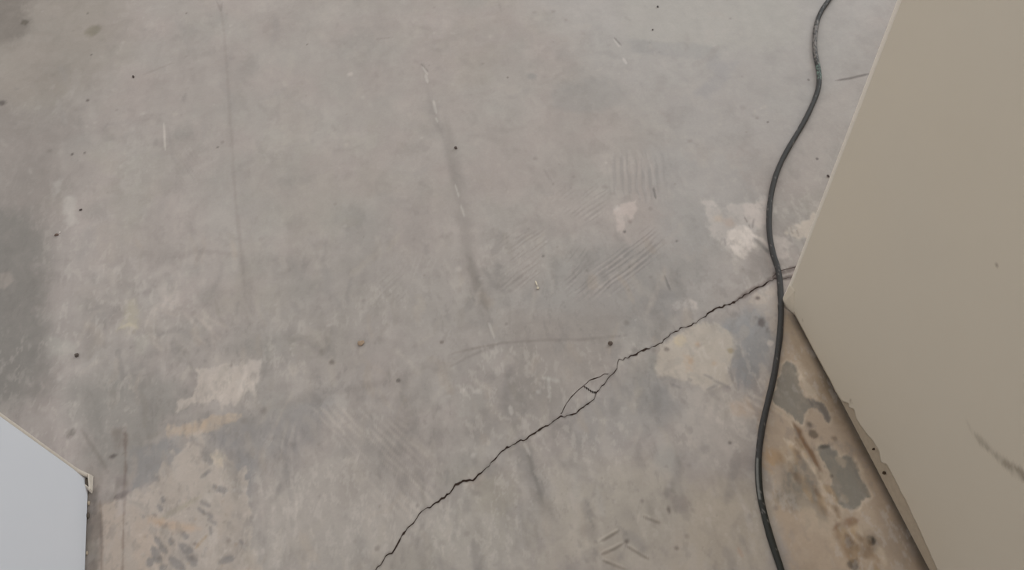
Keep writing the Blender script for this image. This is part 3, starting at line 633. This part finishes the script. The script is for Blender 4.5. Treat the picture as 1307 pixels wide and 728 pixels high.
# nail holes and chips in the bare strip under the paint
for u, v_, r in ((1127.5, 604, .0036), (1114, 574, .0022)):
    p = at_x(u, v_, RX)
    bm = bmesh.new(); bmesh.ops.create_icosphere(bm, subdivisions=1, radius=1)
    for q in bm.verts: q.co = Vector((q.co.x * .0035, q.co.y * r * (1 + .3 * random.uniform(-1, 1)), q.co.z * r * (1 + .3 * random.uniform(-1, 1))))
    me = bpy.data.meshes.new('chip_hole'); bm.to_mesh(me); bm.free()
    o = link('chip_hole', me, MAT_DIRT, wr); o.location = (RX + .0015, p[0], p[1])

def bead(xw, sgn, zs_, off, mat, name, parent, rad=0.0055, flange=0.016, zb=None):
    """corner bead: flange on the passage face, rounded nose, flange on the room face; off(z) flares it outwards"""
    prof = [(sgn * .0012, -flange), (sgn * .0004, -flange), (-sgn * .0010, -rad * 1.3)]
    for k in range(7):
        a = math.pi * (1.08 - .66 * k / 6)
        prof.append((sgn * (rad * .75) + sgn * rad * math.cos(a) * 1.05, -rad * .7 + rad * 1.05 * math.sin(a)))
    prof += [(sgn * flange, .0012), (sgn * flange, -.0006)]
    vs_, fs_ = [], []; n = len(prof)
    for z in zs_:
        dx, dy = off(z)
        for px_, py_ in prof: vs_.append((xw + px_ - sgn * dx * (1 if abs(px_) < .011 else 0), CY + py_ + dy * (1 if py_ > -.012 else 0), z))
    for r in range(len(zs_) - 1):
        for i in range(n):
            a, b = r * n + i, r * n + (i + 1) % n
            fs_.append((a, b, b + n, a + n) if sgn > 0 else (b, a, a + n, b + n))
    fs_.append(tuple(range(n)) if sgn < 0 else tuple(range(n))[::-1]); fs_.append(tuple(range((len(zs_) - 1) * n, len(zs_) * n)))
    me = mesh_py(name, vs_, fs_, True)
    bm = bmesh.new(); bm.from_mesh(me); bmesh.ops.recalc_face_normals(bm, faces=bm.faces); bm.to_mesh(me); bm.free()
    return link(name, me, mat, parent)
zr = [0.004, .012, .022, .035, .05, .07, .1, .2, .3, .45, .6, .8, 1, 1.5, 2, H]
b1 = bead(RX, 1, zr, lambda z: (0.007 * max(0, 1 - z / .06) ** 1.4, -0.003 * max(0, 1 - z / .05)), MAT_BEAD, 'corner_bead', wr, .0050, .0095)
b1['label'] = 'rounded corner strip of the beige wall, coloured with its pale highlight'

def hull(name, pts, mat, parent):
    bm = bmesh.new()
    for p in pts: bm.verts.new(p)
    bmesh.ops.convex_hull(bm, input=bm.verts)
    bmesh.ops.recalc_face_normals(bm, faces=bm.faces)
    me = bpy.data.meshes.new(name); bm.to_mesh(me); bm.free()
    return link(name, me, mat, parent)
cs = hull('filler_smear', [(RX + .004, CY - .046, .003), (RX + .0005, CY - .043, .010), (RX - .006, CY - .022, .002), (RX - .0095, CY - .012, .001), (RX - .009, CY - .006, .001), (RX - .002, CY - .004, .055), (RX - .0012, CY - .022, .060), (RX + .004, CY - .020, .075), (RX + .004, CY - .004, .07), (RX + .006, CY - .006, .001)], MAT_FILLER, wr)
cs['label'] = 'beige filler smeared over the foot of the corner'
# left wall
v, f = prism([(LX, -2.6), (LX, CY), (-3.6, CY), (-3.6, CY - .16), (LX - .16, CY - .16), (LX - .16, -2.6)], 0.004, H)
wl = link('wall_left', mesh_py('wall_left', v, f), MAT_LPAINT)
me = wl.data; ca = me.color_attributes.new('paint', 'FLOAT_COLOR', 'POINT')
ca.data.foreach_set('color', np.tile(np.append(lin((224, 227, 234)), 1).astype(np.float32), (len(me.vertices), 1)).ravel())
bm = bmesh.new(); bm.from_mesh(me); bmesh.ops.recalc_face_normals(bm, faces=bm.faces); bm.to_mesh(me); bm.free()
wl['kind'] = 'structure'; wl['label'] = 'white painted wall at bottom left with a chipped corner'
v, f = prism([(LX - .006, -2.6), (LX - .006, CY - .006), (-3.59, CY - .006), (-3.59, CY - .15), (LX - .15, CY - .15), (LX - .15, -2.6)], 0.0, 0.008)
o = link('bottom_plate', mesh_py('bottom_plate', v, f), MAT_DIRT, wl)
zl = [.006, .012, .020, .030, .045, .06, .08, .12, .2, .4, .6, 1, 1.5, H]
b2 = bead(LX, -1, zl, lambda z: (0.0085 * max(0, 1 - z / .05) ** 1.3, 0.0), MAT_LBEAD, 'corner_bead', wl, .0030, .008)
b2['label'] = 'cream corner strip bent outwards and broken near the floor'
# broken foot of the strip: a dark lump as the hole's shade, a bent lip and crumbled plaster
def lump(name, c, s, mat, parent, seed=0, sub=2, rough=.25):
    rnd = random.Random(seed)
    bm = bmesh.new(); bmesh.ops.create_icosphere(bm, subdivisions=sub, radius=1)
    for q in bm.verts:
        k = 1 + rough * rnd.uniform(-1, 1)
        q.co = Vector((q.co.x * s[0] * k, q.co.y * s[1] * k, q.co.z * s[2] * k))
    me = bpy.data.meshes.new(name); bm.to_mesh(me); bm.free()
    o = link(name, me, mat, parent); o.location = c
    return o
def tag(o, label, cat, group=None):
    o['label'] = label; o['category'] = cat
    if group: o['group'] = group
    return o
lump('cavity_shade', (LX + .0015, CY - .016, .010), (.0050, .0085, .007), MAT_HOLE, wl, 3, 2, .12)  # dark lump coloured as the shade inside the hole
lip = hull('bent_lip', [(LX + .0095, CY - .002, .002), (LX + .0065, CY - .002, .002), (LX + .0095, CY - .003, .020), (LX + .0070, CY - .003, .021), (LX + .0085, CY - .034, .001), (LX + .0055, CY - .035, .001), (LX + .0080, CY - .030, .010), (LX + .0055, CY - .031, .011)], MAT_LBEAD, wl)
lip2 = hull('bent_lip', [(LX + .0085, CY - .036, .001), (LX - .001, CY - .027, .004), (LX - .001, CY - .022, .016), (LX + .0080, CY - .030, .010), (LX + .0055, CY - .036, .001), (LX + .001, CY - .021, .015)], MAT_LBEAD, wl)
for k, (dy, s) in enumerate(((-.055, .0035), (-.08, .004), (-.152, .0026))):
    lump('plaster_crumb', (LX + .002, CY + dy, s * .7), (s * .7, s * 1.5, s), MAT_RBARE if k != 1 else MAT_HOLE, wl, 10 + k, 1)

# ------------------------------------------------------------------ cable
cable_px = [(1112, -80), (1086, -42), (1069, -16), (1058, 0), (1048.5, 14), (1042.5, 30), (1040, 50), (1041, 70), (1045, 90), (1045.5, 105), (1043, 118), (1036, 136), (1025, 158), (1010, 183), (998, 205), (990, 225), (985, 245), (982.5, 262), (981.5, 285), (983, 305), (987, 325), (992, 340), (995, 355), (996.5, 375), (997, 395), (996.5, 412), (995, 432), (992, 455), (988, 480), (981, 510), (974, 540), (969.5, 570), (968, 600), (970, 630), (975, 655), (983, 685), (991, 710), (997, 728), (1008, 765), (1022, 810)]
CR = 0.0060
cp = np.array([at(u, v_, CR) for u, v_ in cable_px])
def catmull(P, k=10):
    out = []
    Q = np.concatenate([[2 * P[0] - P[1]], P, [2 * P[-1] - P[-2]]])
    for i in range(1, len(Q) - 2):
        p0, p1, p2, p3 = Q[i - 1:i + 3]
        for j in range(k):
            t = j / k
            out.append(.5 * (2 * p1 + (p2 - p0) * t + (2 * p0 - 5 * p1 + 4 * p2 - p3) * t * t + (3 * p1 - p0 - 3 * p2 + p3) * t ** 3))
    out.append(P[-1]); return np.array(out)
cc = catmull(cp, 10)
for _ in range(6): cc[1:-1] = .25 * cc[:-2] + .5 * cc[1:-1] + .25 * cc[2:]
NS = 16; n = len(cc)
tan = np.gradient(cc, axis=0); tan /= np.linalg.norm(tan, axis=1, keepdims=True)
nor = np.stack([-tan[:, 1], tan[:, 0]], 1)
vs_ = []; colr = []
nick = [at(u, v_) for u, v_ in ((1000, 377), (1000, 394))]
s_len = np.concatenate([[0], np.cumsum(np.linalg.norm(np.diff(cc, axis=0), axis=1))])
mark0 = np.argmin(np.hypot(*(cc - at(1045, 84)).T)); mark1 = np.argmin(np.hypot(*(cc - at(1045, 104)).T))
fleck0 = np.argmin(np.hypot(*(cc - at(1042, 30)).T)); sh0 = np.argmin(np.hypot(*(cc - at(968, 590)).T)); sh1 = np.argmin(np.hypot(*(cc - at(970, 640)).T))
for i in range(n):
    for k in range(NS):
        a = 2 * math.pi * k / NS
        r = CR * (1 + .03 * math.sin(s_len[i] * 60) )
        for q in nick:
            d = math.hypot(*(cc[i] - q))
            if d < .010: r += 0.0022 * (1 - d / .010) * max(0, -math.cos(a)) 
        vs_.append((cc[i, 0] + nor[i, 0] * r * math.cos(a), cc[i, 1] + nor[i, 1] * r * math.cos(a), CR + r * math.sin(a)))
        c = np.array((46, 47, 44.0))
        if i < sh0: c = np.array((58, 57, 56.0))
        if mark0 <= i <= mark1 and math.sin(a) > .2 and random.random() < .45: c = np.array((104, 124, 114.0))
        if fleck0 <= i <= mark0 and math.sin(a) > .3 and random.random() < .5: c = np.array((122, 116, 112.0))  # pale flecks on the upper side of the sheath
        if random.random() < .02: c = np.array((108, 104, 100.0))
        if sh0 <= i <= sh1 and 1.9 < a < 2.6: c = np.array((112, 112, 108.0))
        colr.append(lin(c))
ci = np.arange(n * NS).reshape(n, NS)
cq = np.stack([ci[:-1], ci[1:], np.roll(ci[1:], -1, 1), np.roll(ci[:-1], -1, 1)], -1).reshape(-1, 4)[:, ::-1]
cable = link('power_cable', fast_mesh('power_cable', np.array(vs_), cq, np.array(colr), 'sheath'), MAT_CABLE)
tag(cable, 'black rubber cable snaking over the concrete floor past the beige wall corner', 'cable')

# ------------------------------------------------------------------ crumbs lying on the slab
def crumb(name, u, v_, s, rgb, label, cat, seed, flat=.6, rot=0.0):
    m = bpy.data.materials.get('crumb_%d_%d_%d' % rgb) or material('crumb_%d_%d_%d' % rgb, base=lin(rgb), rough=.9, spec=.1, grain=.2, grain_scale=250)
    s = (s[0] * .82, s[1] * .82); sx, sy = s[0] * PX / 2, s[1] * PX / 2; sz = min(sx, sy) * flat * 1.4
    p = at(u, v_, sz * .5)
    o = lump(name, (p[0], p[1], sz * .8), (sx, sy, sz), m, None, seed, 2, .28); o.rotation_euler = (0, 0, rot)
    return tag(o, label, cat)
crumb('debris_chip', 170, 98, (3.6, 8), (70, 62, 58), 'tiny upright black chip on the bare floor near the top left corner', 'debris', 1, .5, .1)
crumb('pebble', 581.5, 189, (5, 5), (88, 78, 74), 'small dark pebble alone on the upper middle of the slab', 'pebble', 2)
crumb('concrete_crumb', 779, 439, (6, 7), (98, 87, 80), 'dark brown crumb just above the kink of the crack', 'crumb', 3)
crumb('concrete_crumb', 460.5, 438, (10, 9), (156, 136, 116), 'tan round crumb of mortar on the middle of the slab', 'crumb', 4, .25)
crumb('pebble', 98, 454, (6, 6), (98, 90, 84), 'small dark pebble above the tip of the white wall corner', 'pebble', 5)
crumb('concrete_crumb', 72, 300, (7, 4), (112, 96, 88), 'brown crumb touching a white chip at the left side of the slab', 'crumb', 6)
crumb('plaster_chip', 76.5, 297, (3, 4), (206, 198, 192), 'tiny white chip beside the brown crumb on the left', 'chip', 7)
crumb('plaster_chip', 684.5, 362, (2.0, 10), (214, 204, 182), 'pointed cream sliver standing out in the middle of the slab', 'chip', 8, .7, .05)
crumb('plaster_chip', 686.5, 368, (4, 4), (210, 200, 180), 'small cream flake at the foot of the pointed sliver', 'chip', 9)
crumb('debris_chip', 839.5, 8.5, (3.6, 4), (84, 80, 78), 'dark speck at the top edge of the photo, left of the cable', 'debris', 10)
crumb('debris_chip', 833, 38, (2.8, 4), (96, 90, 86), 'lower and smaller of the two dark specks left of the cable top', 'debris', 11)
crumb('debris_chip', 1057, 225, (3, 5.5), (78, 70, 66), 'black chip lying close to the beige wall edge beyond the cable', 'debris', 12)
crumb('debris_chip', 103, 268, (5, 3), (84, 76, 74), 'flat dark chip right of the whitish streak at left', 'debris', 13)
